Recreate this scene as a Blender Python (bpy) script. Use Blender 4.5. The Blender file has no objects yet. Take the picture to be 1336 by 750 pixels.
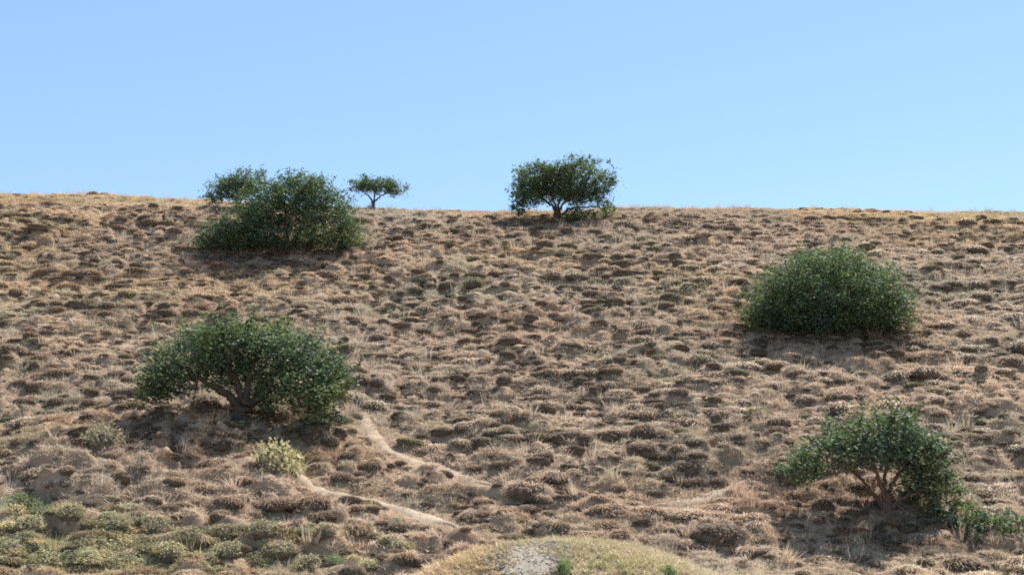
import bpy, math, random
import numpy as np
from mathutils import Vector, Matrix

R = math.radians
rng = np.random.default_rng(11)
random.seed(5)
scene = bpy.context.scene
COL = scene.collection

# ------------------------------------------------------------------ camera
EYE = Vector((0.0, 0.0, 1.6))
PITCH = 9.4
FPX = 1613.0                       # focal length in photo pixels (1336 wide)
cam_d = bpy.data.cameras.new('camera')
cam = bpy.data.objects.new('camera', cam_d)
COL.objects.link(cam)
cam.location = EYE
cam.rotation_euler = (R(90 + PITCH), 0, 0)
cam_d.sensor_width = 36
cam_d.lens = 36 * FPX / 1336
cam_d.clip_start = 0.1
cam_d.clip_end = 5000
scene.camera = cam

# ------------------------------------------------------------------ sky, sun, exposure
SUN_EL, SUN_AZ = 53.5, 34.0        # azimuth clockwise from +Y (behind the hill, to the right)
w = bpy.data.worlds.new('World')
scene.world = w
w.use_nodes = True
wn = w.node_tree
wn.nodes.clear()
sky = wn.nodes.new('ShaderNodeTexSky')
sky.sky_type = 'NISHITA'
sky.sun_disc = False
sky.sun_elevation = R(SUN_EL)
sky.sun_rotation = R(SUN_AZ)
sky.air_density = 1.0
sky.dust_density = 0.05
sky.ozone_density = 1.0
bg = wn.nodes.new('ShaderNodeBackground')
bg.inputs['Strength'].default_value = 0.0945
wo = wn.nodes.new('ShaderNodeOutputWorld')
tintn = wn.nodes.new('ShaderNodeMix')            # white balance of the clear sky
tintn.data_type = 'RGBA'; tintn.blend_type = 'MULTIPLY'
tintn.inputs[0].default_value = 1
tintn.inputs[7].default_value = (.94, 1.005, 1.0, 1)
wn.links.new(sky.outputs[0], tintn.inputs[6])
hz = wn.nodes.new('ShaderNodeMix')               # thin even summer haze over the whole sky
hz.data_type = 'RGBA'
hz.inputs[0].default_value = .38
hz.inputs[7].default_value = (2.4, 3.9, 6.3, 1)
wn.links.new(tintn.outputs[2], hz.inputs[6])
wn.links.new(hz.outputs[2], bg.inputs['Color'])
wn.links.new(bg.outputs[0], wo.inputs['Surface'])

sd = bpy.data.lights.new('sun', 'SUN')
sd.energy = 5.0
sd.angle = R(0.55)
sd.color = (1.0, 0.94, 0.85)
sun = bpy.data.objects.new('sun', sd)
COL.objects.link(sun)
sdir = Vector((math.cos(R(SUN_EL)) * math.sin(R(SUN_AZ)), math.cos(R(SUN_EL)) * math.cos(R(SUN_AZ)), math.sin(R(SUN_EL))))
sun.rotation_euler = sdir.to_track_quat('Z', 'Y').to_euler()
sun.location = sdir * 200

vs = scene.view_settings
vs.view_transform = 'Standard'
vs.look = 'None'
vs.exposure = 0.86
vs.gamma = 1
scene.cycles.max_bounces = 7
scene.cycles.diffuse_bounces = 3
scene.cycles.transmission_bounces = 4
scene.cycles.use_denoising = False
scene.render.film_transparent = False
scene.cycles.filter_width = 1.9

# ------------------------------------------------------------------ noise, terrain
def _h(ix, iy, s):
    n = (ix * 374761393 + iy * 668265263 + s * 1442695041) & 0xFFFFFFFF
    n = ((n ^ (n >> 13)) * 1274126177) & 0xFFFFFFFF
    n = n ^ (n >> 16)
    return (n & 0xFFFF) / 65535.0

def vnoise(x, y, s=0):
    x = np.asarray(x, float); y = np.asarray(y, float)
    x0 = np.floor(x); y0 = np.floor(y)
    fx = x - x0; fy = y - y0
    ix = x0.astype(np.int64); iy = y0.astype(np.int64)
    fx = fx * fx * (3 - 2 * fx); fy = fy * fy * (3 - 2 * fy)
    a = _h(ix, iy, s) * (1 - fx) + _h(ix + 1, iy, s) * fx
    b = _h(ix, iy + 1, s) * (1 - fx) + _h(ix + 1, iy + 1, s) * fx
    return (a * (1 - fy) + b * fy) * 2 - 1

def sst(a, b, v):
    t = np.clip((np.asarray(v, float) - a) / (b - a), 0, 1)
    return t * t * (3 - 2 * t)

_ys = np.linspace(-400, 3000, 34001)
_sl = 0.456 * sst(21, 31, _ys) - 0.456 * sst(55, 76, _ys) - 0.12 * sst(76, 120, _ys) + 0.12 * sst(200, 500, _ys)
_pz = -0.5 + np.concatenate([[0], np.cumsum((_sl[1:] + _sl[:-1]) / 2 * np.diff(_ys))])

PATHS_PX = [  # dirt trails, photo pixels, width in metres
    ([(386, 596), (394, 628), (425, 645), (470, 655), (520, 665), (570, 682), (612, 694)], .25),
    ([(472, 528), (482, 560), (505, 588), (545, 606), (590, 620), (650, 640)], .30),
    ([(846, 662), (900, 656), (945, 642), (975, 628)], .28),
]

def base_h(x, y):
    x = np.asarray(x, float); y = np.asarray(y, float)
    z = np.interp(y, _ys, _pz)
    up = sst(40, 64, y)
    # the ridge climbs a little towards the left
    z = z + up * (0.75 * sst(-5, -24, x) - 0.2 * sst(4, 26, x)) 
    # spur on the lower left
    z = z + 0.95 * np.exp(-(((x + 9.6) / 4.6) ** 2 + ((y - 29.8) / 4.2) ** 2))
    # shallow gully that the trails follow
    gx = -1.5 - 0.16 * (y - 31)
    z = z - 0.35 * np.exp(-((x - gx) / 2.2) ** 2) * sst(27, 33, y) * (1 - sst(44, 52, y))
    # low mound beside the viewer
    mx = (x - 0.85) / 3.0
    my = (y - 20.5) / 2.6
    z = z + 1.30 * np.exp(-(mx ** 2 + my ** 2) ** 1.35)
    z = z + 0.35 * vnoise(x / 9, y / 7, 3) * sst(20, 30, y)
    return z

PATH_LINES = []
def path_dist(x, y):
    """distance to the edge of the nearest trail, 99 far away"""
    x = np.asarray(x, float); y = np.asarray(y, float)
    d = np.full(x.shape, 99.0)
    for line, wd in PATH_LINES:
        m = (x > line[:, 0].min() - 1.2) & (x < line[:, 0].max() + 1.2) & (y > line[:, 1].min() - 1.2) & (y < line[:, 1].max() + 1.2)
        if m.any():
            dd = np.min(np.hypot(x[m][:, None] - line[None, :, 0], y[m][:, None] - line[None, :, 1]) - wd[None], 1)
            d[m] = np.minimum(d[m], dd)
    return d

def height(x, y):
    z = base_h(x, y)
    k = sst(19, 27, y) * (.12 + .88 * sst(.0, 1.0, path_dist(x, y)))
    # rounded grassy hummocks with sharp hollows between them, drawn out along the slope
    wx = x + .30 * vnoise(x / 1.1, y / .8, 61); wy = y + .22 * vnoise(x / .9, y / .9, 62)
    far = 1 - .62 * sst(57, 63, y)
    am = .75 + .3 * vnoise(x / 3.5, y / 2.4, 63)
    z = z + k * far * (0.14 * vnoise(x / 2.6, y / 1.25, 5)
                       + am * (0.52 * np.abs(vnoise(wx / .78, wy / .52, 6)) + 0.24 * np.abs(vnoise(wx / .38, wy / .27, 7))))
    return z

def px_ray(px, py):
    d = Vector(((px - 668) / FPX, -(py - 375) / FPX, -1.0))
    return (cam.rotation_euler.to_matrix() @ d).normalized()

def at(px, py, f=base_h):
    """the point of the hill seen at a photo pixel"""
    d = px_ray(px, py)
    t = np.linspace(8, 110, 5200)
    hh = f(EYE.x + d.x * t, EYE.y + d.y * t) - (EYE.z + d.z * t)
    k = int(np.argmax(hh > 0))
    if hh[k] <= 0:
        k = int(np.argmax(hh))
    return EYE.x + d.x * t[k], EYE.y + d.y * t[k]

def project(x, y, z):
    c, s = math.cos(R(PITCH)), math.sin(R(PITCH))
    yy = y - EYE.y; zz = z - EYE.z
    depth = yy * c + zz * s
    upc = -yy * s + zz * c
    return 668 + FPX * (x - EYE.x) / depth, 375 - FPX * upc / depth, depth

def catmull(pts, n):
    pts = [np.array(p, float) for p in pts]
    P = [2 * pts[0] - pts[1]] + pts + [2 * pts[-1] - pts[-2]]
    out = []
    for k in range(1, len(P) - 2):
        for t in np.linspace(0, 1, n, endpoint=False):
            a, b, c, d = P[k - 1:k + 3]
            out.append(.5 * (2 * b + (c - a) * t + (2 * a - 5 * b + 4 * c - d) * t * t + (3 * b - a - 3 * c + d) * t ** 3))
    out.append(pts[-1])
    return np.array(out)

for pp, wd in PATHS_PX:
    _l = catmull([at(*p) for p in pp], 14)
    _i = np.arange(len(_l))
    PATH_LINES.append((_l, wd * (.8 + .45 * vnoise(_i / 4.0, _i * 0 + wd * 9, 9)) * np.clip(np.minimum(_i, _i[::-1]) / 14, .02, 1)))

# ------------------------------------------------------------------ materials
def new_mat(name):
    m = bpy.data.materials.new(name)
    m.use_nodes = True
    nt = m.node_tree
    nt.nodes.clear()
    out = nt.nodes.new('ShaderNodeOutputMaterial')
    return m, nt, out

def N(nt, t, **kw):
    n = nt.nodes.new(t)
    for k, v in kw.items():
        setattr(n, k, v)
    return n

def ramp(nt, stops):
    r = nt.nodes.new('ShaderNodeValToRGB')
    e = r.color_ramp.elements
    while len(e) < len(stops):
        e.new(0.5)
    for el, (p, c) in zip(e, stops):
        el.position = p
        el.color = (*c, 1)
    return r

def leafy(name, stops, trans=0.35, rough=0.5, spec=0.3, tcol=None, tint=False):
    """foliage or dry stalks: each leaf its own shade; thin enough to let light through"""
    m, nt, out = new_mat(name)
    L = nt.links
    geo = N(nt, 'ShaderNodeNewGeometry')
    rp = ramp(nt, stops)
    L.new(geo.outputs['Random Per Island'], rp.inputs[0])
    col = rp.outputs[0]
    if tint:
        a = N(nt, 'ShaderNodeAttribute', attribute_type='INSTANCER', attribute_name='tint')
        mx = N(nt, 'ShaderNodeMix', data_type='RGBA', blend_type='MULTIPLY')
        mx.inputs[0].default_value = 1
        L.new(col, mx.inputs[6]); L.new(a.outputs['Color'], mx.inputs[7])
        col = mx.outputs[2]
    if name in ('evergreen_leaves', 'dense_bush_leaves'):
        tc = N(nt, 'ShaderNodeTexCoord')
        nz = N(nt, 'ShaderNodeTexNoise'); nz.inputs['Scale'].default_value = .9; nz.inputs['Detail'].default_value = 3
        L.new(tc.outputs['Object'], nz.inputs['Vector'])
        hr = ramp(nt, [(.36, (.92, .96, 1.06)), (.5, (1.05, 1.03, .95)), (.62, (1.30, 1.17, .84))])
        L.new(nz.outputs[0], hr.inputs[0])
        mh = N(nt, 'ShaderNodeMix', data_type='RGBA', blend_type='MULTIPLY')
        mh.inputs[0].default_value = 1
        L.new(col, mh.inputs[6]); L.new(hr.outputs[0], mh.inputs[7])
        col = mh.outputs[2]
    p = N(nt, 'ShaderNodeBsdfPrincipled')
    p.inputs['Roughness'].default_value = rough
    p.inputs['Specular IOR Level'].default_value = spec
    L.new(col, p.inputs['Base Color'])
    t = N(nt, 'ShaderNodeBsdfTranslucent')
    if tcol:
        mt = N(nt, 'ShaderNodeMix', data_type='RGBA', blend_type='MULTIPLY')
        mt.inputs[0].default_value = 1
        L.new(col, mt.inputs[6]); mt.inputs[7].default_value = (*tcol, 1)
        L.new(mt.outputs[2], t.inputs['Color'])
    else:
        L.new(col, t.inputs['Color'])
    mix = N(nt, 'ShaderNodeMixShader')
    mix.inputs[0].default_value = trans
    L.new(p.outputs[0], mix.inputs[1]); L.new(t.outputs[0], mix.inputs[2])
    L.new(mix.outputs[0], out.inputs['Surface'])
    return m

def earth(name, stops, scale=1.2, bump=0.5, fine=14.0):
    m, nt, out = new_mat(name)
    L = nt.links
    tc = N(nt, 'ShaderNodeTexCoord')
    n1 = N(nt, 'ShaderNodeTexNoise'); n1.inputs['Scale'].default_value = scale; n1.inputs['Detail'].default_value = 8; n1.inputs['Roughness'].default_value = .65
    n2 = N(nt, 'ShaderNodeTexNoise'); n2.inputs['Scale'].default_value = fine; n2.inputs['Detail'].default_value = 5; n2.inputs['Roughness'].default_value = .7
    L.new(tc.outputs['Object'], n1.inputs['Vector']); L.new(tc.outputs['Object'], n2.inputs['Vector'])
    ad = N(nt, 'ShaderNodeMix', data_type='FLOAT'); ad.inputs[0].default_value = .4
    L.new(n1.outputs[0], ad.inputs[2]); L.new(n2.outputs[0], ad.inputs[3])
    rp = ramp(nt, stops)
    L.new(ad.outputs[0], rp.inputs[0])
    p = N(nt, 'ShaderNodeBsdfPrincipled'); p.inputs['Roughness'].default_value = .95; p.inputs['Specular IOR Level'].default_value = .1
    L.new(rp.outputs[0], p.inputs['Base Color'])
    b = N(nt, 'ShaderNodeBump'); b.inputs['Strength'].default_value = bump; b.inputs['Distance'].default_value = .05
    L.new(n2.outputs[0], b.inputs['Height']); L.new(b.outputs[0], p.inputs['Normal'])
    L.new(p.outputs[0], out.inputs['Surface'])
    return m

M_GROUND = earth('dry_hill_soil', [(.32, (.21, .14, .09)), (.5, (.31, .215, .14)), (.68, (.43, .32, .215))])
M_PATH = earth('pale_trodden_dirt', [(.3, (.33, .255, .18)), (.7, (.48, .39, .285))], 2.5, .3)
M_FAINT = earth('faint_trodden_soil', [(.3, (.34, .255, .18)), (.7, (.46, .36, .26))], 2.5, .5)
M_BARK2 = earth('reddish_brown_bark', [(.3, (.12, .075, .052)), (.7, (.25, .165, .115))], 6, 1.0, 25)
M_GRAVEL = earth('pale_gravel', [(.3, (.28, .235, .18)), (.7, (.48, .42, .34))], 9, .6, 30)
M_BARK = earth('grey_brown_bark', [(.3, (.06, .045, .035)), (.7, (.15, .115, .085))], 6, 1.0, 25)
STRAW = [(.0, (.36, .285, .21)), (.35, (.54, .44, .335)), (.7, (.66, .56, .43)), (1, (.78, .69, .55))]
M_STRAW = leafy('dry_straw', STRAW, .28, .55, .25, tint=True)
M_TWIG = leafy('scrub_twigs', [(.0, (.13, .10, .075)), (.5, (.26, .20, .15)), (.85, (.40, .32, .24)), (1, (.58, .48, .36))], .2, .7, .15, tint=True)
M_TUSSOCK = leafy('tussock_stalks', [(.0, (.28, .215, .155)), (.4, (.50, .405, .30)), (.8, (.66, .55, .42)), (1, (.78, .68, .53))], .2, .6, .2, tint=True)
M_THATCH = earth('dead_thatch', [(.3, (.10, .074, .054)), (.7, (.24, .185, .135))], 6, .8, 30)
M_SCRUB = leafy('green_scrub_leaves', [(.0, (.16, .165, .11)), (.5, (.25, .255, .17)), (1, (.37, .375, .265))], .3, .6, .2, tint=True)
M_LEAF = leafy('evergreen_leaves', [(.0, (.066, .092, .068)), (.45, (.102, .142, .096)), (.85, (.155, .20, .128)), (1, (.25, .29, .20))], .30, .62, .22, (1.15, 1.4, .7))
M_LEAF2 = leafy('dense_bush_leaves', [(.0, (.056, .082, .060)), (.45, (.088, .128, .085)), (.85, (.132, .182, .112)), (1, (.22, .265, .175))], .30, .62, .22, (1.15, 1.4, .7))

# ------------------------------------------------------------------ mesh helpers
def mesh_from(name, verts, faces, mats, fmat=None, smooth=False):
    """verts (n,3); faces: list of (m,k) int arrays"""
    me = bpy.data.meshes.new(name)
    verts = np.asarray(verts, np.float32)
    loops = np.concatenate([f.ravel() for f in faces]).astype(np.int32)
    tot = np.concatenate([np.full(len(f), f.shape[1], np.int32) for f in faces])
    start = np.concatenate([[0], np.cumsum(tot)[:-1]]).astype(np.int32)
    me.vertices.add(len(verts)); me.vertices.foreach_set('co', verts.ravel())
    me.loops.add(len(loops)); me.loops.foreach_set('vertex_index', loops)
    me.polygons.add(len(tot)); me.polygons.foreach_set('loop_start', start); me.polygons.foreach_set('loop_total', tot)
    for m in mats:
        me.materials.append(m)
    if fmat is not None:
        me.polygons.foreach_set('material_index', np.asarray(fmat, np.int32))
    if smooth:
        me.polygons.foreach_set('use_smooth', np.ones(len(tot), bool))
    me.update(calc_edges=True)
    return me

def link(name, me, parent=None):
    o = bpy.data.objects.new(name, me)
    COL.objects.link(o)
    if parent is not None:
        o.parent = parent
    return o

def tag(o, label=None, cat=None, group=None, kind=None):
    if label: o['label'] = label
    if cat: o['category'] = cat
    if group: o['group'] = group
    if kind: o['kind'] = kind
    return o

def empty(name, loc):
    o = bpy.data.objects.new(name, None)
    COL.objects.link(o)
    o.location = loc
    o.empty_display_size = .2
    return o

# ------------------------------------------------------------------ the hill
def build_ground():
    yc = np.concatenate([np.linspace(-300, 8, 24)[:-1], np.linspace(8, 17, 30)[:-1]])
    yf = [17.0]
    while yf[-1] < 74:
        yf.append(yf[-1] + 0.075 + 0.0009 * (yf[-1] - 17))
    yo = np.concatenate([np.linspace(75, 120, 30), np.geomspace(125, 2500, 30)])
    ys = np.concatenate([yc, yf, yo])
    uf = np.linspace(-1.12, 1.12, 560)
    uo = np.geomspace(1.16, 40, 28)
    us = np.concatenate([-uo[::-1], uf, uo])
    Y, U = np.meshgrid(ys, us, indexing='ij')
    X = U * (0.42 * np.clip(Y, 14, 90) + 1.0)
    Z = height(X, Y)
    nr, nc = Y.shape
    v = np.stack([X, Y, Z], -1).reshape(-1, 3)
    i = np.arange(nr * nc).reshape(nr, nc)
    q = np.stack([i[:-1, :-1], i[:-1, 1:], i[1:, 1:], i[1:, :-1]], -1).reshape(-1, 4)
    o = link('hillside', mesh_from('hillside', v, [q], [M_GROUND], smooth=True))
    tag(o, kind='structure', label='dry hummocky brown hillside rising to a level ridge')
build_ground()

for k, (line, wd) in enumerate(PATH_LINES):
    d = np.gradient(line, axis=0)
    nrm = np.stack([-d[:, 1], d[:, 0]], 1)
    nrm /= np.linalg.norm(nrm, axis=1)[:, None]
    cols = np.linspace(-1, 1, 7)
    wv = wd
    P = line[:, None, :] + nrm[:, None, :] * (cols[None, :, None] * wv[:, None, None])
    Z = height(P[..., 0], P[..., 1]) + 0.04 - 0.06 * np.abs(cols)[None] ** 3
    v = np.concatenate([P, Z[..., None]], -1).reshape(-1, 3)
    i = np.arange(len(line) * 7).reshape(-1, 7)
    q = np.stack([i[:-1, :-1], i[:-1, 1:], i[1:, 1:], i[1:, :-1]], -1).reshape(-1, 4)
    tag(link('footpath', mesh_from('footpath', v, [q], [M_PATH if k == 0 else M_FAINT], smooth=True)), kind='structure',
        label=['narrow pale dirt trail below the yellow-green bush', 'pale dirt trail winding down the middle gully', 'pale bare dirt strip left of the lower right tree'][k])

# gravel track on top of the near mound
GC = (0.22, 19.2)
th = np.linspace(0, 2 * math.pi, 41)[:-1]
rr = np.linspace(0, 1, 9)[1:]
gx = [GC[0]]; gy = [GC[1]]
for r in rr:
    kx = 1 + .22 * vnoise(np.cos(th) * 2 + 5, np.sin(th) * 2, 12)
    gx += list(GC[0] + r * .5 * kx * np.cos(th)); gy += list(GC[1] + r * 1.55 * kx * np.sin(th))
gx = np.array(gx); gy = np.array(gy)
rad = np.concatenate([[0]] + [np.full(40, r) for r in rr])
v = np.stack([gx, gy, height(gx, gy) + .03 - .05 * rad ** 4], 1)
tri = np.array([[0, 1 + k, 1 + (k + 1) % 40] for k in range(40)])
qd = np.array([[1 + (a - 1) * 40 + k, 1 + a * 40 + k, 1 + a * 40 + (k + 1) % 40, 1 + (a - 1) * 40 + (k + 1) % 40] for a in range(1, 8) for k in range(40)])
tag(link('gravel_path', mesh_from('gravel_path', v, [tri, qd], [M_GRAVEL], smooth=True)), kind='structure',
    label='pale gravel patch on top of the near grassy mound')

# ------------------------------------------------------------------ plants that cover the ground
def blades(n, spread, hmin, hmax, lean, width, r, power=.5, bend=.25):
    """n tapered bent blades -> verts, tris+quads"""
    a = r.uniform(0, 2 * math.pi, n)
    q = r.uniform(0, 1, n) ** power
    rad = spread * q
    b = np.stack([rad * np.cos(a), rad * np.sin(a), np.zeros(n)], 1)
    a2 = a + r.normal(0, .7, n)
    ln = lean * (0.25 + q) * r.uniform(.4, 1.3, n)
    d = np.stack([np.sin(ln) * np.cos(a2), np.sin(ln) * np.sin(a2), np.cos(ln)], 1)
    L = r.uniform(hmin, hmax, n)[:, None]
    fa = r.uniform(0, 2 * math.pi, n)
    s = np.stack([np.cos(fa), np.sin(fa), np.zeros(n)], 1) * (width * r.uniform(.6, 1.4, n))[:, None]
    mid = b + d * L * .55
    d2 = d + np.stack([np.cos(a2), np.sin(a2), -.6 * np.ones(n)], 1) * (bend * r.uniform(0, 1.6, n))[:, None]
    tip = mid + d2 * L * .5
    v = np.stack([b - s, b + s, mid - s * .7, mid + s * .7, tip], 1).reshape(-1, 3)
    o = np.arange(n)[:, None] * 5
    return v, o + np.array([[0, 1, 3, 2]]), o + np.array([[2, 3, 4]])

def dome(rx, rz, r, nseg=12, nring=5, low=-.5):
    v = [(0, 0, rz)]
    for k in range(1, nring + 1):
        ph = k / nring * (math.pi / 2 + .5)
        for j in range(nseg):
            t = 2 * math.pi * j / nseg
            m = 1 + r.uniform(-.15, .15)
            v.append((rx * m * math.sin(ph) * math.cos(t), rx * m * math.sin(ph) * math.sin(t), rz * math.cos(ph) * m))
    tri = [[0, 1 + j, 1 + (j + 1) % nseg] for j in range(nseg)]
    qd = [[1 + (k - 1) * nseg + j, 1 + k * nseg + j, 1 + k * nseg + (j + 1) % nseg, 1 + (k - 1) * nseg + (j + 1) % nseg] for k in range(1, nring) for j in range(nseg)]
    return np.array(v, float), np.array(tri), np.array(qd)

def join(parts):
    """parts: list of (verts, [faces], matindex)"""
    V = []; T = []; Q = []; mt = []; mq = []; o = 0
    for v, fs, mi in parts:
        V.append(v)
        for f in fs:
            if f.shape[1] == 3: T.append(f + o); mt.append(np.full(len(f), mi))
            else: Q.append(f + o); mq.append(np.full(len(f), mi))
        o += len(v)
    return np.concatenate(V), [np.concatenate(T), np.concatenate(Q)], np.concatenate(mt + mq)

def grass_tuft(seed, n=28, hmin=.045, hmax=.125, spread=.11, lean=1.35, width=.0065):
    r = np.random.default_rng(seed)
    v, q, t = blades(n, spread, hmin, hmax, lean, width, r)
    return mesh_from('grass_tuft', v, [t, q], [M_STRAW])

def tussock(seed, mat, n=760, R0=.36, H=.29, length=.27, width=.0066, droop=1.1):
    """a mop of drooping stalks over a steep core of dead thatch"""
    r = np.random.default_rng(seed)
    nseg, ph = 18, [0, .22, .45, .7, .95, 1.15, 1.4, 1.7, 2.1]
    V = [(0, 0, H)]
    for k in ph[1:]:
        for j in range(nseg):
            t = 2 * math.pi * j / nseg
            m = 1 + r.uniform(-.24, .2)
            V.append((R0 * m * math.sin(k) ** .8 * math.cos(t), R0 * m * math.sin(k) ** .8 * math.sin(t), H * m * (abs(math.cos(k)) ** .8) * (1 if k < 1.57 else -.9)))
    dv = np.array(V)
    dt = np.array([[0, 1 + j, 1 + (j + 1) % nseg] for j in range(nseg)])
    dq = np.array([[1 + (k - 1) * nseg + j, 1 + k * nseg + j, 1 + k * nseg + (j + 1) % nseg, 1 + (k - 1) * nseg + (j + 1) % nseg] for k in range(1, len(ph) - 1) for j in range(nseg)])
    a = r.uniform(0, 2 * math.pi, n)
    q = r.uniform(0, 1, n) ** .5 * .97
    b = np.stack([R0 * q * np.cos(a), R0 * q * np.sin(a), H * (1 - q ** 2.6) ** .62 - .02], 1)
    a2 = a + r.normal(0, .8, n)
    o = np.stack([np.cos(a2), np.sin(a2), np.zeros(n)], 1)
    up = np.array([0, 0, 1.0])
    L = (length * r.uniform(.5, 1.2, n))[:, None]
    e = r.uniform(.0, .8, n)[:, None]
    m = b + L * .5 * (o * (.35 + .5 * q[:, None]) + up * e)
    dr = (droop * r.uniform(-.3, 1.0, n))[:, None]
    tp = m + L * .5 * (o * .8 - up * dr)
    s_ = np.stack([-np.sin(a2), np.cos(a2), np.zeros(n)], 1) * (width * r.uniform(.6, 1.5, n))[:, None]
    bv = np.stack([b - s_, b + s_, m - s_ * .8, m + s_ * .8, tp], 1).reshape(-1, 3)
    i = np.arange(n)[:, None] * 5
    V, F, mi = join([(dv, [dt, dq], 0), (bv, [i + np.array([[2, 3, 4]]), i + np.array([[0, 1, 3, 2]])], 1)])
    return mesh_from('dry_tussock', V, F, [M_THATCH, mat], mi)

def leaf_quads(c, size, r, up=.5):
    """leaf-sized rhombs at points c"""
    n = len(c)
    a = r.normal(0, 1, (n, 3)); a[:, 2] *= .6
    a /= np.linalg.norm(a, axis=1)[:, None]
    nr = r.normal(0, 1, (n, 3)); nr[:, 2] = np.abs(nr[:, 2]) + up
    s = np.cross(a, nr); s /= np.linalg.norm(s, axis=1)[:, None] + 1e-9
    L = (size * r.uniform(.6, 1.35, n))[:, None]
    dn = np.cross(s, a)
    v = np.stack([c - a * L * .5, c + s * L * .3 + dn * L * .06, c + a * L * .5, c - s * L * .3 + dn * L * .06], 1).reshape(-1, 3)
    o = np.arange(n)[:, None] * 4
    return v, o + np.array([[0, 1, 2, 3]])

def leafy_clump(seed, R0=.4, H=.34, n=700, size=.06, stalks=60):
    r = np.random.default_rng(seed)
    dv, dt, dq = dome(R0 * .75, H * .7, r)
    d = r.normal(0, 1, (n, 3)); d[:, 2] = np.abs(d[:, 2]); d /= np.linalg.norm(d, axis=1)[:, None]
    lump = 1 + .25 * vnoise(d[:, 0] * 2.5 + seed, d[:, 1] * 2.5, 4)
    c = d * (np.array([R0, R0, H]) * (r.uniform(.7, 1.05, n) * lump)[:, None])
    lv, lq = leaf_quads(c, size, r)
    bv, bq, bt = blades(stalks, R0 * .8, H * .7, H * 1.2, .8, .006, r)
    V, F, mi = join([(dv, [dt, dq], 0), (lv, [lq], 1), (bv, [bq, bt], 1)])
    return mesh_from('scrub_plant', V, F, [M_THATCH, M_SCRUB], mi)

TUFTS = [grass_tuft(k) for k in range(5)] + [grass_tuft(20 + k, 34, .2, .42, .16, .5, .007) for k in range(3)]
TUSS = [tussock(40 + k, M_TUSSOCK) for k in range(4)] + [tussock(60 + k, M_TWIG, 900, .37, .27, .17, .0066, .3) for k in range(4)]
SCRUB = [leafy_clump(80 + k) for k in range(4)]

def points_object(name, P, rot, scl, tint, idx, meshes):
    """one object of ground cover: the meshes instanced on real points of the hill"""
    me = bpy.data.meshes.new(name)
    me.vertices.add(len(P)); me.vertices.foreach_set('co', P.astype(np.float32).ravel())
    for nm, ty, arr in (('rot', 'FLOAT_VECTOR', rot), ('scl', 'FLOAT_VECTOR', scl), ('tint', 'FLOAT_COLOR', tint), ('idx', 'INT', idx)):
        at_ = me.attributes.new(nm, ty, 'POINT')
        at_.data.foreach_set({'FLOAT_VECTOR': 'vector', 'FLOAT_COLOR': 'color', 'INT': 'value'}[ty], np.asarray(arr, np.int32 if ty == 'INT' else np.float32).ravel())
    o = link(name, me)
    ng = bpy.data.node_groups.new(name + '_scatter', 'GeometryNodeTree')
    ng.interface.new_socket('Geometry', in_out='INPUT', socket_type='NodeSocketGeometry')
    ng.interface.new_socket('Geometry', in_out='OUTPUT', socket_type='NodeSocketGeometry')
    nd = ng.nodes
    gi = nd.new('NodeGroupInput'); go = nd.new('NodeGroupOutput')
    g2i = nd.new('GeometryNodeGeometryToInstance')
    for m in reversed(meshes):
        src = bpy.data.objects.new(m.name + '_source', m)
        oi = nd.new('GeometryNodeObjectInfo'); oi.inputs['Object'].default_value = src
        ng.links.new(oi.outputs['Geometry'], g2i.inputs[0])
    iop = nd.new('GeometryNodeInstanceOnPoints')
    iop.inputs['Pick Instance'].default_value = True
    def na(nm, ty):
        n = nd.new('GeometryNodeInputNamedAttribute'); n.data_type = ty; n.inputs['Name'].default_value = nm
        return n.outputs[0]
    e2r = nd.new('FunctionNodeEulerToRotation')
    ng.links.new(na('rot', 'FLOAT_VECTOR'), e2r.inputs[0])
    ng.links.new(gi.outputs[0], iop.inputs['Points'])
    ng.links.new(g2i.outputs[0], iop.inputs['Instance'])
    ng.links.new(na('idx', 'INT'), iop.inputs['Instance Index'])
    ng.links.new(e2r.outputs[0], iop.inputs['Rotation'])
    ng.links.new(na('scl', 'FLOAT_VECTOR'), iop.inputs['Scale'])
    ng.links.new(iop.outputs[0], go.inputs[0])
    md = o.modifiers.new('scatter', 'NODES')
    md.node_group = ng
    return o

def scatter(n, y0, y1, edge=1.08):
    """n random points on the part of the hill the photo could see"""
    y = np.sqrt(rng.uniform(0, 1, n) * ((y1 + 2) ** 2 - (y0 + 2) ** 2) + (y0 + 2) ** 2) - 2
    x = rng.uniform(-1, 1, n) * (0.42 * y + 1.0) * edge
    return x, y

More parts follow.
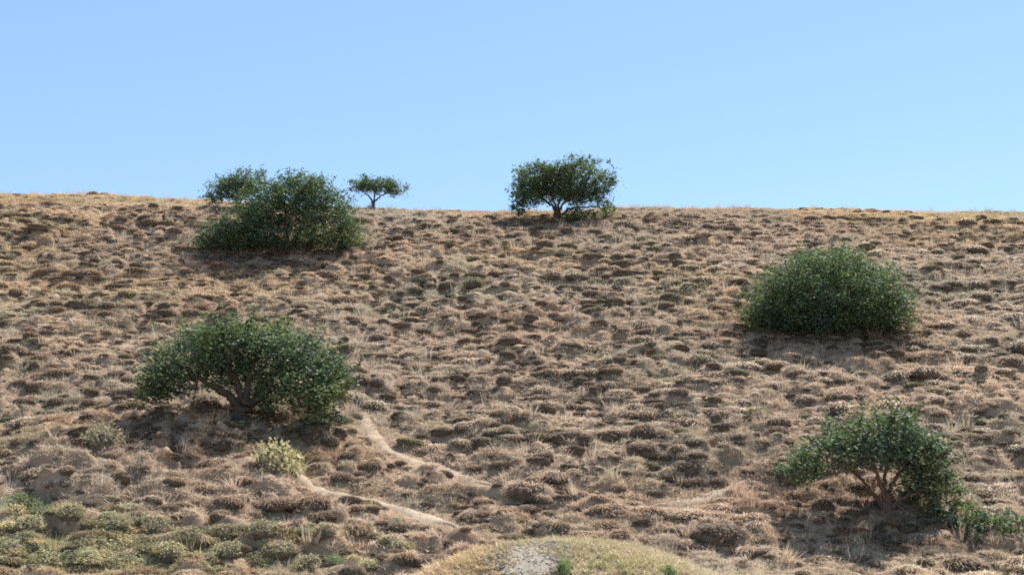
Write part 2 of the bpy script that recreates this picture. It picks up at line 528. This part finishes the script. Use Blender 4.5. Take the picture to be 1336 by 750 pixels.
LITTER_SHADE = [(*at(295, 576), 3.5), (*at(1150, 690), 3.0), (*at(1068, 450), 3.9), (*at(350, 346), 4.1), (*at(726, 296), 3.0), (*at(488, 276), 1.2), (*at(309, 282), 1.6)]  # spots of fallen leaves, widened to carry painted crown shadow
def zone_tint(x, y):
    """soil and grass vary across the hill in broad patches"""
    a = vnoise(x / 5, y / 3.2, 21)[:, None]; b = vnoise(x / 1.6, y / 1.1, 22)[:, None]
    t = np.array([[1.08, 1.05, 1.04]]) * (1 + .12 * b)
    t = t * (1 + a * np.array([[.06, .01, -.03]]))
    yl = (sst(.1, .6, vnoise(x / 7, y / 4, 23)))[:, None]
    t = t * (1 + yl * np.array([[.05, .02, -.09]]))
    rd = (sst(.1, .7, vnoise(x / 6 + 9, y / 4, 24)))[:, None]
    t = t * (1 - rd * np.array([[.06, .10, .11]]))
    gg = (sst(.15, .6, vnoise(x / 2.2 + 4, y / 1.4, 28)) * .55)[:, None]     # grey-green herbs among the straw
    t = t * (1 - gg * np.array([[.32, .19, .25]]))
    # brown fallen leaves under the crowns, darkened further to paint in their cast shade
    for bx_, by_, rr_ in LITTER_SHADE:
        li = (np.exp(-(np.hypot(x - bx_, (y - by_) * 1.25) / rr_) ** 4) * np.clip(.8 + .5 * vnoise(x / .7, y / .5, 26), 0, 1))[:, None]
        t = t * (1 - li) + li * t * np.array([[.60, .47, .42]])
    # greener grass at the bottom left and on the near mound
    px, py, _ = project(x, y, height(x, y))
    g = (sst(640, 735, py) * (1 - sst(200, 480, px)) * .9 + .95 * np.exp(-(((x - 0.85) / 2.9) ** 2 + ((y - 20.2) / 2.9) ** 2) ** 2))
    g = np.clip(g * (0.6 + .6 * vnoise(x / 1.3, y / 1.0, 25)), 0, 1)[:, None]
    t = t * (1 - g) + g * np.array([[.92, 1.02, .76]]) * t
    gs_ = (sst(57, 62.5, y) * (sst(-9, -16, x) + sst(10, 17, x)) * np.clip(.7 + .5 * vnoise(x / 2.5, y / 1.5, 27), 0, 1))[:, None]   # golden strips along the ridge
    t = t * (1 + gs_ * np.array([[.10, .02, -.22]]))
    ye = (.5 * np.exp(-(((x + .6) / 1.3) ** 2 + ((y - 19.6) / 2.4) ** 2) ** 2))[:, None]   # yellower left flank of the near mound
    t = t * (1 - ye) + ye * np.array([[1.12, .93, .60]])
    return np.concatenate([np.clip(t, .1, 1.35), np.ones((len(x), 1))], 1)

# where the tussocks stand
NT = 48000
x, y = scatter(NT, 22.5, 68.5)
size = np.clip(.40 * np.exp(rng.normal(0, .42, NT)), .2, .86) * (1 + .2 * vnoise(x / 3, y / 2, 51)) * (1 - .35 * sst(58, 63, y))
order = rng.permutation(NT)
keepi = []
cell = {}
cl = vnoise(x / 1.9, y / 1.2, 53) + rng.normal(0, .35, NT) < -.6
pd = path_dist(x, y)
md = np.exp(-(((x - 0.85) / 3.0) ** 2 + ((y - 20.5) / 2.6) ** 2) ** 1.35)
for i in order:                                     # keep the crowns from sitting in each other
    if pd[i] < .2 or md[i] > .25 or cl[i]: continue
    ci, cj = int(x[i] // 1.0), int(y[i] // 1.0)
    ok = True
    for a in (-1, 0, 1):
        for b in (-1, 0, 1):
            for j in cell.get((ci + a, cj + b), ()):
                if math.hypot((x[i] - x[j]) * .8, (y[i] - y[j]) * 1.25) < .29 * (size[i] + size[j]): ok = False
    if ok:
        cell.setdefault((ci, cj), []).append(i); keepi.append(i)
keepi = np.array(keepi)
TX = x[keepi]; TY = y[keepi]; TS = size[keepi]
TMASK = np.zeros((1360, 960), bool)                  # where tussocks already cover the soil
for a, b, c in zip(TX, TY, TS):
    r1 = .36 * c * 1.15; r2 = .36 * c * .85
    i0, i1 = int((a - r1 + 40.8) / .06), int((a + r1 + 40.8) / .06) + 1
    j0, j1 = int((b - r2 - 15) / .06), int((b + r2 - 15) / .06) + 1
    gx_, gy_ = np.meshgrid(np.arange(i0, i1) * .06 - 40.8, np.arange(j0, j1) * .06 + 15, indexing='ij')
    i0 = max(i0, 0)
    sub = TMASK[i0:i1, j0:j1]
    mm = (((gx_ - a) / r1) ** 2 + ((gy_ - b) / r2) ** 2 < 1)[-sub.shape[0]:, :sub.shape[1]]
    sub |= mm
def under_tussock(x, y):
    return TMASK[np.clip(((x + 40.8) / .06).astype(int), 0, 1359), np.clip(((y - 15) / .06).astype(int), 0, 959)]
def litter_shade(x, y):  # strength of the fallen-leaf and painted-shade spots
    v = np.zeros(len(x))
    for bx_, by_, rr_ in LITTER_SHADE:
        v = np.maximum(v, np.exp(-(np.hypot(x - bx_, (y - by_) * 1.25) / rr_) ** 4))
    return v

# short dry grass everywhere
NG = 270000
x, y = scatter(NG, 16.5, 69)
pd = path_dist(x, y)
bare = np.where((x > -7.2) & (x < -.5) & (y < 31.2), .9, .5)      # the lower trail is the most trodden
keep = rng.uniform(0, 1, NG) > bare * sst(.16, -.08, pd)
gr = np.hypot((x - GC[0]) / .7, (y - GC[1]) / 1.6)
keep &= (rng.uniform(0, 1, NG) < sst(.1, 1.2, gr) + .28)
dens = .5 + .5 * vnoise(x / .9, y / .6, 31) + .3 * vnoise(x / 3, y / 2, 32)
keep &= ~under_tussock(x, y) & (rng.uniform(0, 1, NG) > .15 * litter_shade(x, y))
keep &= rng.uniform(0, 1, NG) < np.clip(dens + .42, .12, 1)
x = x[keep]; y = y[keep]
# the steep flanks of the hummocks carry as much grass per square metre as their tops
x2, y2 = scatter(150000, 19, 66)
sl2 = np.hypot(height(x2 + .05, y2) - height(x2 - .05, y2), height(x2, y2 + .05) - height(x2, y2 - .05)) / .1
k2 = (rng.uniform(0, 1, len(x2)) < np.clip((np.sqrt(1 + sl2 ** 2) - 1.08) * 1.0, 0, 1)) & ~under_tussock(x2, y2) & (path_dist(x2, y2) > .05)
x = np.concatenate([x, x2[k2]]); y = np.concatenate([y, y2[k2]]); n = len(x)
P = np.stack([x, y, height(x, y) - .01], 1)
rot = np.stack([rng.normal(.12, .15, n), rng.normal(0, .15, n), rng.uniform(0, 6.28, n)], 1)
s = rng.uniform(.6, 1.25, n)
scl = np.stack([s, s, s * rng.uniform(.7, 1.2, n)], 1)
idx = rng.integers(0, 5, n)
tall = (rng.uniform(0, 1, n) < .014) & (y > 24)
idx[tall] = rng.integers(5, 8, tall.sum())
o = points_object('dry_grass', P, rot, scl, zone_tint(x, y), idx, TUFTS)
tag(o, 'short straw coloured dry grass covering the whole hillside', kind='stuff')

def pebble(seed):
    r = np.random.default_rng(seed)
    dv, dt, dq = dome(.03, .02, r, 7, 4)
    return mesh_from('pebble', dv, [dt, dq], [M_GRAVEL])
n = 1800
a = rng.uniform(0, 6.28, n); q = rng.uniform(0, 1, n) ** .5 * 1.25
x = GC[0] + .55 * q * np.cos(a); y = GC[1] + 1.5 * q * np.sin(a)
P = np.stack([x, y, height(x, y) + .02], 1)
s1 = rng.uniform(.3, 1.15, n) ** 1.5
o = points_object('pebbles', P, rng.normal(0, .2, (n, 3)) + np.stack([0 * a, 0 * a, a], 1), np.stack([s1, s1 * .8, s1], 1), np.ones((n, 4)), rng.integers(0, 3, n), [pebble(k) for k in range(3)])
tag(o, 'pale pebbles strewn on the gravel patch of the near mound', kind='stuff')

# ------------------------------------------------------------------ trees (specs in photo pixels, turned into metres at their distance)
TREES = [
    dict(name='broad_tree', drop=6, spr=.85, gap=-.33, cat='tree', base=(315, 562), label='broad dark green tree with a leaning trunk beside the yellow-green bush', seed=1, r0=.27, dens=1.2, leaf=.105,
         lobes=[(245, 462, 52, 36), (290, 454, 55, 30), (322, 448, 44, 22), (196, 516, 16, 10), (340, 458, 56, 30), (385, 472, 48, 36), (424, 492, 32, 36), (222, 492, 38, 26), (310, 480, 62, 28), (398, 515, 42, 28), (418, 540, 22, 20), (345, 512, 34, 24), (208, 512, 24, 12)],
         limbs=[[(315, 562), (310, 540), (290, 520), (262, 506), (232, 486)], [(315, 562), (312, 538), (305, 505), (285, 465)], [(315, 562), (318, 535), (326, 500), (335, 460)], [(315, 562), (322, 540), (345, 522), (385, 500), (420, 500)]]),
    dict(name='many_stemmed_tree', drop=4, spr=.6, cat='tree', base=(1158, 682), label='green tree with several thin stems at the lower right of the slope', seed=2, r0=.115, dens=1.25, gap=-.5, leaf=.10,
         lobes=[(1162, 562, 34, 18), (1130, 584, 48, 28), (1190, 590, 44, 30), (1088, 604, 42, 22), (1056, 626, 28, 20), (1218, 618, 28, 34), (1224, 652, 34, 36), (1240, 690, 28, 22), (1206, 640, 26, 26), (1246, 702, 24, 16), (1274, 700, 24, 18), (1150, 600, 50, 20), (1190, 604, 36, 20)],
         limbs=[[(1158, 682), (1143, 658), (1126, 634), (1092, 608)], [(1160, 682), (1150, 650), (1138, 618), (1125, 585)], [(1158, 682), (1157, 650), (1162, 620), (1165, 570)], [(1160, 682), (1166, 652), (1184, 628), (1208, 610)], [(1160, 682), (1180, 664), (1208, 655), (1228, 668)]]),
    dict(name='round_bush', cat='bush', base=(1076, 441), label='round dense green bush reaching to the ground on the right slope', seed=3, r0=.12, dens=1.5, leaf=.085, mat=1, solid=True,
         lobes=[(1080, 388, 84, 56), (1030, 396, 54, 42), (1138, 392, 50, 46), (1088, 352, 58, 28), (1004, 414, 36, 28), (1160, 412, 30, 28), (1060, 415, 70, 26), (1120, 418, 50, 26), (1026, 426, 46, 16), (1080, 430, 60, 14), (1125, 428, 46, 16)],
         limbs=[[(1078, 434), (1040, 408), (1010, 390)], [(1078, 434), (1075, 395), (1070, 350)], [(1078, 434), (1105, 395), (1125, 360)], [(1078, 434), (1120, 410), (1155, 392)]]),
    dict(name='large_bush', rag=.22, spr=.8, gap=-.42, cat='bush', base=(378, 332), label='largest dark bush near the ridge, left of the umbrella shaped tree', seed=4, r0=.14, dens=1.2, leaf=.10, mat=1, solid=True,
         lobes=[(372, 258, 46, 30), (342, 282, 48, 34), (408, 276, 44, 36), (440, 298, 32, 36), (345, 308, 52, 24), (400, 306, 58, 28), (452, 312, 20, 20), (395, 248, 22, 18), (380, 238, 16, 12), (346, 252, 20, 16), (428, 258, 20, 15), (322, 276, 18, 14), (404, 240, 14, 10)],
         limbs=[[(378, 332), (350, 300), (335, 275)], [(378, 332), (372, 290), (370, 250)], [(378, 332), (395, 290), (408, 258)], [(378, 332), (415, 308), (445, 295)]]),
    dict(name='low_shrub', cat='shrub', base=(292, 334), label='low lighter green shrub at the left foot of the largest dark bush', seed=5, r0=.07, dens=1.2, leaf=.085, mat=1, solid=True,
         lobes=[(290, 314, 34, 20), (270, 322, 20, 14), (312, 318, 26, 18)],
         limbs=[[(292, 334), (278, 320), (268, 314)], [(292, 334), (300, 318), (310, 306)]]),
    dict(name='small_tree', spr=0.65, cat='tree', base=(309, 281), label='small tree with open crown behind the left side of the largest bush', seed=6, r0=.10, dens=1.2, leaf=.10,
         lobes=[(300, 242, 26, 16), (326, 240, 24, 15), (284, 257, 16, 13), (310, 250, 28, 12)],
         limbs=[[(309, 281), (309, 268), (298, 254), (285, 248)], [(309, 281), (312, 264), (320, 250), (330, 240)], [(309, 281), (310, 262), (303, 240)]]),
    dict(name='umbrella_tree', spr=0.4, cat='tree', base=(488, 274), label='small umbrella shaped tree with bare trunk on the ridge', seed=7, r0=.10, dens=1.0, leaf=.095,
         lobes=[(490, 240, 28, 9), (468, 242, 16, 8), (513, 246, 17, 9), (480, 237, 18, 7), (500, 243, 24, 8)],
         limbs=[[(488, 274), (486, 263), (478, 253), (464, 244)], [(488, 274), (487, 262), (488, 251), (486, 238)], [(488, 274), (488, 262), (500, 252), (515, 246)]]),
    dict(name='ridge_tree', spr=.4, cat='tree', base=(726, 291), label='wide tree with fanned limbs showing through on the ridge centre', seed=8, r0=.14, dens=1.4, gap=-.62, leaf=.10,
         lobes=[(690, 240, 26, 19), (728, 236, 22, 15), (737, 248, 22, 12), (702, 227, 30, 15), (728, 227, 26, 14), (756, 224, 38, 15), (782, 238, 23, 22), (730, 243, 46, 13), (690, 257, 20, 11), (792, 270, 12, 12), (762, 255, 28, 12), (676, 270, 11, 9), (755, 281, 24, 8)],
         limbs=[[(726, 291), (722, 268), (706, 252), (686, 244)], [(726, 291), (724, 264), (715, 242), (702, 226)], [(726, 291), (730, 262), (738, 240), (752, 222)], [(726, 291), (734, 266), (756, 252), (782, 240)], [(726, 291), (742, 272), (770, 268), (790, 272)]]),
]

def tube(line, radii, ns=6):
    line = np.asarray(line, float); n = len(line)
    d = np.gradient(line, axis=0); d /= np.linalg.norm(d, axis=1)[:, None] + 1e-9
    ref = np.where(np.abs(d[:, 2:3]) > .9, np.array([[1., 0, 0]]), np.array([[0, 0, 1.]]))
    a = np.cross(d, ref); a /= np.linalg.norm(a, axis=1)[:, None]
    b = np.cross(d, a)
    t = np.arange(ns) / ns * 2 * math.pi
    v = line[:, None] + (a[:, None] * np.cos(t)[None, :, None] + b[:, None] * np.sin(t)[None, :, None]) * np.asarray(radii)[:, None, None]
    v = np.concatenate([v.reshape(-1, 3), line[-1:]])
    i = np.arange(n * ns).reshape(n, ns)
    q = np.stack([i[:-1], np.roll(i[:-1], -1, 1), np.roll(i[1:], -1, 1), i[1:]], -1).reshape(-1, 4)
    tr = np.stack([i[-1], np.roll(i[-1], -1), np.full(ns, n * ns)], -1)
    return v, q, tr

TREE_AT = []
def build_tree(T):
    r = np.random.default_rng(100 + T['seed'])
    bx, by = at(*T['base'])
    bz = float(height(bx, by))
    _, _, depth = project(bx, by, bz)
    k = depth / FPX
    P0 = np.array(T['base'], float)
    root = empty(T['name'], (bx, by, bz))
    tag(root, T['label'], T['cat'])
    TREE_AT.append((T['name'], bx, by))
    def loc(p, d=0.0):
        return np.array([(p[0] - P0[0]) * k, d, (P0[1] - p[1]) * k])
    lobes = []
    for (cx, cy, rx, ry) in T['lobes']:
        cy += T.get('drop', 0)
        wide = max(abs(q[0] - P0[0]) for q in T['lobes']) * k
        dd = r.uniform(-.45, .45) * max(0.2, wide * .55)
        zc = (P0[1] - cy) * k                        # keep low lobes out of the rising ground behind
        dd = min(dd, (zc - .85 * ry * k) / .47) if zc < 1.6 else dd
        lobes.append((loc((cx, cy), dd), np.array([rx * k, max(rx, ry) * k * 1.0, ry * k])))
    solid = T.get('solid')
    # leaf clumps through the lobes, thicker towards the outside, ragged at the edge
    cent = []
    for c, e in lobes:
        vol = e[0] * e[1] * e[2] * 4.19
        area = (e[0] * e[2] + e[0] * e[1] + e[1] * e[2]) * 4.19
        nclump = int((area * 8.5 + vol * 4) * T['dens']) + 6
        d = r.normal(0, 1, (nclump, 3)); d /= np.linalg.norm(d, axis=1)[:, None]
        rad = r.uniform(.12, 1, nclump) ** .45 * np.clip(r.normal(1.0, T.get('rag', .15), nclump), .5, 1.22)
        q = c + d * e * rad[:, None]
        if not solid or 'gap' in T:   # gaps
            g = vnoise(q[:, 0] * 1.9 + 7 * T['seed'], q[:, 2] * 2.3 + q[:, 1] * 1.3, 41)
            q = q[g > T.get('gap', -.5)]
        cent.append(q)
    cent = np.concatenate(cent)
    slope = base_h(bx + cent[:, 0], by + cent[:, 1]) - bz
    cent = cent[cent[:, 2] > slope + .10]
    per = r.integers(16, 34, len(cent))
    ci = np.repeat(np.arange(len(cent)), per)
    cs = r.uniform(.10, .24, len(cent))
    off = r.normal(0, 1, (len(ci), 3)) * cs[ci][:, None]
    off[:, 2] *= .75
    # some clumps are sprigs that reach out and up
    sp = r.uniform(0, 1, len(cent)) < (.2 if solid else .4)
    mid = np.array([0, 0, (cent[:, 2].max()) * .35])
    dirs = cent - mid; dirs /= np.linalg.norm(dirs, axis=1)[:, None] + 1e-6
    dirs = dirs * .8 + np.array([0, 0, .45]) + r.normal(0, .3, cent.shape)
    t_ = r.uniform(-.2, 1, len(ci))
    sl_ = r.uniform(.25, .55, len(cent)) * T.get('spr', .6 if solid else .85)
    spo = dirs[ci] * (t_ * sl_[ci])[:, None] + r.normal(0, .045, (len(ci), 3))
    off = np.where(sp[ci][:, None], spo, off)
    L = cent[ci] + off
    L = L[L[:, 2] > base_h(bx + L[:, 0], by + L[:, 1]) - bz + .03]
    lv, lq = leaf_quads(L, T['leaf'], r)
    crown = link('crown', mesh_from('crown', lv, [lq], [M_LEAF2 if T.get('mat') else M_LEAF]), root)
    # skeleton: trunk + limbs, then twigs out to the leaf clumps
    fork = .42
    limb_nodes = []
    for li, pts in enumerate(T['limbs']):
        m = len(pts)
        dl = r.uniform(-1, 1) * .45 * (abs(pts[-1][0] - P0[0]) * k + .5)
        ln = catmull([loc(p, dl * (j / (m - 1)) ** 1.3) for j, p in enumerate(pts)], 7)
        ln[1:-1] += r.normal(0, .025, (len(ln) - 2, 3)) * min(1, depth / 40)
        ln[0, 2] = -.25
        limb_nodes.append(ln)
    r0 = T['r0']
    nl = len(limb_nodes)
    tl = limb_nodes[nl // 2][: max(4, int(len(limb_nodes[0]) * .30))]
    tr = r0 * np.linspace(1.35, .85, len(tl)); tr[0] *= 1.25
    v, q, t3 = tube(tl, tr, 9)
    v += (vnoise(v[:, 0] * 9, v[:, 2] * 5 + v[:, 1] * 7, 44) * r0 * .22)[:, None] * np.array([1, 1, .2])
    bark = M_BARK2 if T['seed'] == 2 else M_BARK
    link('trunk', mesh_from('trunk', v, [t3, q], [bark], smooth=True), root)
    geo = []
    nodes = []; owner = []
    for li, ln in enumerate(limb_nodes):
        rad = r0 * (.75 if nl < 4 else .6) * np.linspace(1, .22, len(ln))
        geo.append([tube(ln, rad, 7)])
        for p in ln[len(ln) // 3:]:
            nodes.append(p); owner.append(li)
    tips = cent + np.where(sp, sl_ * .75, 0)[:, None] * dirs
    tg = tips[r.permutation(len(cent))[: min(len(cent), 240)]]
    tg = tg[np.argsort(np.linalg.norm(tg, axis=1))]
    for p in tg:
        A = np.array(nodes)
        dv = p - A
        dist = np.linalg.norm(dv, axis=1) + np.maximum(0, np.linalg.norm(A, axis=1) - np.linalg.norm(p)) * 1.5
        j = int(np.argmin(dist)); a = A[j]
        dl = np.linalg.norm(p - a)
        if dl < .1 or p[2] < .1: continue
        mid1 = a + (p - a) * .35 + r.normal(0, .07, 3) * dl + np.array([0, 0, .05 * dl])
        mid2 = a + (p - a) * .7 + r.normal(0, .07, 3) * dl
        seg = np.array([a, mid1, mid2, p])
        rb = min(.035, .012 + .014 * dl)
        geo[owner[j]].append(tube(seg, np.linspace(rb, .006, 4), 4))
        for s_ in seg[1:]:
            nodes.append(s_); owner.append(owner[j])
    for gl in geo:
        V, F, mi = join([(g[0], [g[2], g[1]], 0) for g in gl])
        link('limb', mesh_from('limb', V, F, [bark], smooth=True), root)
    return len(lq)
print('leaves', [build_tree(T) for T in TREES])

# ------------------------------------------------------------------ individual shrubs and weeds
PL = [  # px, py (base), size x, size z, tint, name, category, label, group
    (357, 630, 1.75, 2.3, (1.95, 1.75, 1.35), 'yellow_green_bush', 'bush', 'pale yellow-green bush at the top end of the dirt trail', None),
    (133, 594, 1.5, 1.6, (1.45, 1.3, 1.2), 'grey_green_bush', 'bush', 'hazy grey-green bush left of the broad tree shadow', None),
    (24, 676, 1.15, 1.25, (.75, .95, .6), 'green_bush', 'bush', 'dark green bush at the left edge above the green scrub', None),
    (62, 684, .9, .9, (.85, 1.0, .8), 'green_bush', 'bush', 'grey-green round bush just right of the left edge bush', None),
    (986, 544, 1.05, .55, (.95, 1.15, .7), 'green_shrub', 'shrub', 'flat bright green shrub lying on the slope below the round bush', None),
    (618, 382, 1.25, .95, (.75, .75, .55), 'olive_shrub', 'shrub', 'olive shrub alone on the middle slope below the ridge tree', None),
    (545, 378, 1.1, .8, (.65, .62, .52), 'olive_shrub', 'shrub', 'dark olive shrub left of the lone olive shrub', None),
    (834, 470, 1.15, .75, (.55, .66, .5), 'olive_shrub', 'shrub', 'small dark green shrub left below the round bush', None),
    (1030, 630, 1.1, .9, (.8, .85, .65), 'olive_shrub', 'shrub', 'olive shrub beside the left end of the many stemmed tree', None),
    (618, 552, .8, .6, (.75, .9, .6), 'olive_shrub', 'shrub', 'small olive shrub above the end of the gully trail', None),
    (735, 748, .32, .75, (.85, 1.15, .6), 'green_weed', 'weed', 'upright green weed right of the gravel patch', None),
    (872, 750, .35, .6, (.85, 1.2, .6), 'green_weed', 'weed', 'green weed on the right side of the near mound', None),
    (437, 748, .55, .7, (.8, 1.25, .75), 'green_weed', 'weed', 'bright green weed at the bottom left of the near mound', None),
]
def place(name, me, px, py, sx, sz, tint, label, cat, group=None, rz=None):
    x, y = at(px, py)
    o = link(name, me)
    o.location = (x, y, float(height(x, y)) - .05)
    o.rotation_euler = (0, 0, rng.uniform(0, 6.28) if rz is None else rz)
    o.scale = (sx, sx * rng.uniform(.8, 1.1), sz)
    o['tint'] = tint
    return tag(o, label, cat, group)
for k, (px, py, sx, sz, tint, nm, cat, lab, grp) in enumerate(PL):
    place(nm, SCRUB[k % 4], px, py, sx, sz, tint, lab, cat, grp)
# green-grey scrub along the bottom left
gs = [(20, 735), (62, 742), (105, 728), (140, 722), (165, 738), (196, 724), (222, 736), (246, 722), (268, 742), (300, 735), (335, 742), (368, 738), (402, 746), (425, 730), (90, 700), (150, 702), (205, 704), (40, 712), (345, 722), (290, 715)]
for k, (px, py) in enumerate(gs):
    d = .8 + .25 * math.sin(k * 2.3)
    left = px < 180
    row = 'front' if py > 732 else ('middle' if py > 716 else 'back')
    sh = 'pale' if d > .85 else 'dark'
    where = 'in the bottom left corner' if left else 'left of the near grassy mound'
    place('scrub_plant', SCRUB[k % 4], px, py, rng.uniform(.7, 1.15), rng.uniform(.6, .95), (d * 1.8, d * 1.62, d * 1.38),
          f'{sh} grey-green scrub plant, {row} row {where}', 'plant', f'{sh} {row} row scrub {where}')

# low herbs that close the gaps between the scrub plants
n = 520
qx = rng.uniform(0, 560, n); qy = rng.uniform(655, 752, n)
kp = rng.uniform(0, 1, n) < sst(645, 735, qy) * (1 - .7 * sst(150, 470, qx)) * (1 - sst(120, 470, qx) * sst(725, 690, qy))
hx, hy = np.array([at(a, b) for a, b in zip(qx[kp], qy[kp])]).T
n = len(hx)
s1 = rng.uniform(.25, .7, n)
dd = rng.uniform(.75, 1.35, n)[:, None]
o = points_object('low_herbs', np.stack([hx, hy, height(hx, hy) - .04], 1), np.stack([rng.normal(.1, .1, n), rng.normal(0, .1, n), rng.uniform(0, 6.28, n)], 1),
                  np.stack([s1, s1, s1 * rng.uniform(.5, .9, n)], 1), np.concatenate([dd * np.array([[1.85, 1.66, 1.36]]) * (1 + .12 * rng.normal(0, 1, (n, 1)) * np.array([[1, .3, -.2]])), np.ones((n, 1))], 1),
                  rng.integers(0, 4, n), SCRUB)
tag(o, 'pale grey-green low herbs tangled over the bottom left slope', kind='stuff')

# ------------------------------------------------------------------ tussocks all over the slope
x, y, size, n = TX, TY, TS, len(TX)
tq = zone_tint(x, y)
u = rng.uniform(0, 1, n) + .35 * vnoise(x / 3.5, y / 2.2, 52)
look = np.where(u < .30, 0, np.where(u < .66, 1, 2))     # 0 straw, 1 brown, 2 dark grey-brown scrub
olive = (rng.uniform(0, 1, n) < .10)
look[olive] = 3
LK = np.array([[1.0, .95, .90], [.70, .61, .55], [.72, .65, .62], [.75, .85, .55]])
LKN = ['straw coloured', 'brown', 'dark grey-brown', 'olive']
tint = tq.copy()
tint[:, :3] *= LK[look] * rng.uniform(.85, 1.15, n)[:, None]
idx = np.where(look == 2, 4, np.where(look == 3, 4, 0)) + rng.integers(0, 4, n)
tint[look == 3, :3] *= 1.3
z = height(x, y)
rot = np.stack([rng.normal(.12, .08, n), rng.normal(0, .08, n), rng.normal(0, .35, n)], 1)
scl = np.stack([size * rng.uniform(1.0, 1.8, n), size * rng.uniform(.8, 1.05, n), size * rng.uniform(.6, 1.1, n)], 1)
P = np.stack([x, y, z - .06], 1)
px, py, dp = project(x, y, z)
show = scl[:, 0] / dp
show[(px < 4) | (px > 1332) | (py > 742)] = 0
big = np.argsort(-show)[:280]
rest = np.setdiff1d(np.arange(n), big)
o = points_object('tussock_cover', P[rest], rot[rest], scl[rest], tint[rest], idx[rest], TUSS)
tag(o, 'brown and straw coloured tussocks covering the upper slope', kind='stuff')
MARKS = [(dict(broad_tree='the broad tree with the leaning trunk', many_stemmed_tree='the many stemmed tree', round_bush='the round dense bush', large_bush='the largest dark bush',
               low_shrub='the largest dark bush', small_tree='the small open tree', umbrella_tree='the umbrella shaped tree', ridge_tree='the ridge tree')[a], b, c) for a, b, c in TREE_AT]
for qx, qy, nm in [(357, 622, 'the yellow-green bush'), (24, 676, 'the left edge green bush'), (986, 544, 'the flat bright green shrub'), (618, 382, 'the lone olive shrub'),
                   (834, 470, 'the small dark green shrub'), (735, 715, 'the near grassy mound'), (460, 655, 'the narrow dirt trail'), (905, 655, 'the bare dirt strip'),
                   (620, 630, 'the gully trail end'), (1250, 600, 'the many stemmed tree'), (133, 592, 'the hazy grey-green bush'), (437, 748, 'the bright green weed'), (545, 378, 'the dark olive shrub'),
                   (220, 690, 'the bottom left scrub'), (470, 520, 'the top of the gully trail'), (540, 672, 'the lower end of the narrow trail')]:
    MARKS.append((nm, *at(qx, qy)))
for i in big:
    o = link('dry_tussock', TUSS[idx[i]])
    o.location = P[i]; o.rotation_euler = rot[i]; o.scale = scl[i]
    o['tint'] = tuple(float(c) for c in tint[i, :3])
    dd = [math.hypot(x[i] - b, (y[i] - c) * 1.2) for a, b, c in MARKS]
    j = int(np.argmin(dd)); nm, b, c = MARKS[j]
    if abs(x[i] - b) > abs(y[i] - c): rel = 'left of' if x[i] < b else 'right of'
    else: rel = 'uphill of' if y[i] > c else 'downhill of'
    ratio = scl[i][0] / scl[i][2]
    shp = 'wide flat' if ratio > 2.0 else ('tall round' if ratio < 1.35 else 'rounded')
    ph = f'{rel} {nm}'
    tag(o, f'{shp} {LKN[look[i]]} tussock {ph}', 'tussock', f'{shp} {LKN[look[i]]} tussocks {ph}')
print('tussocks', n)
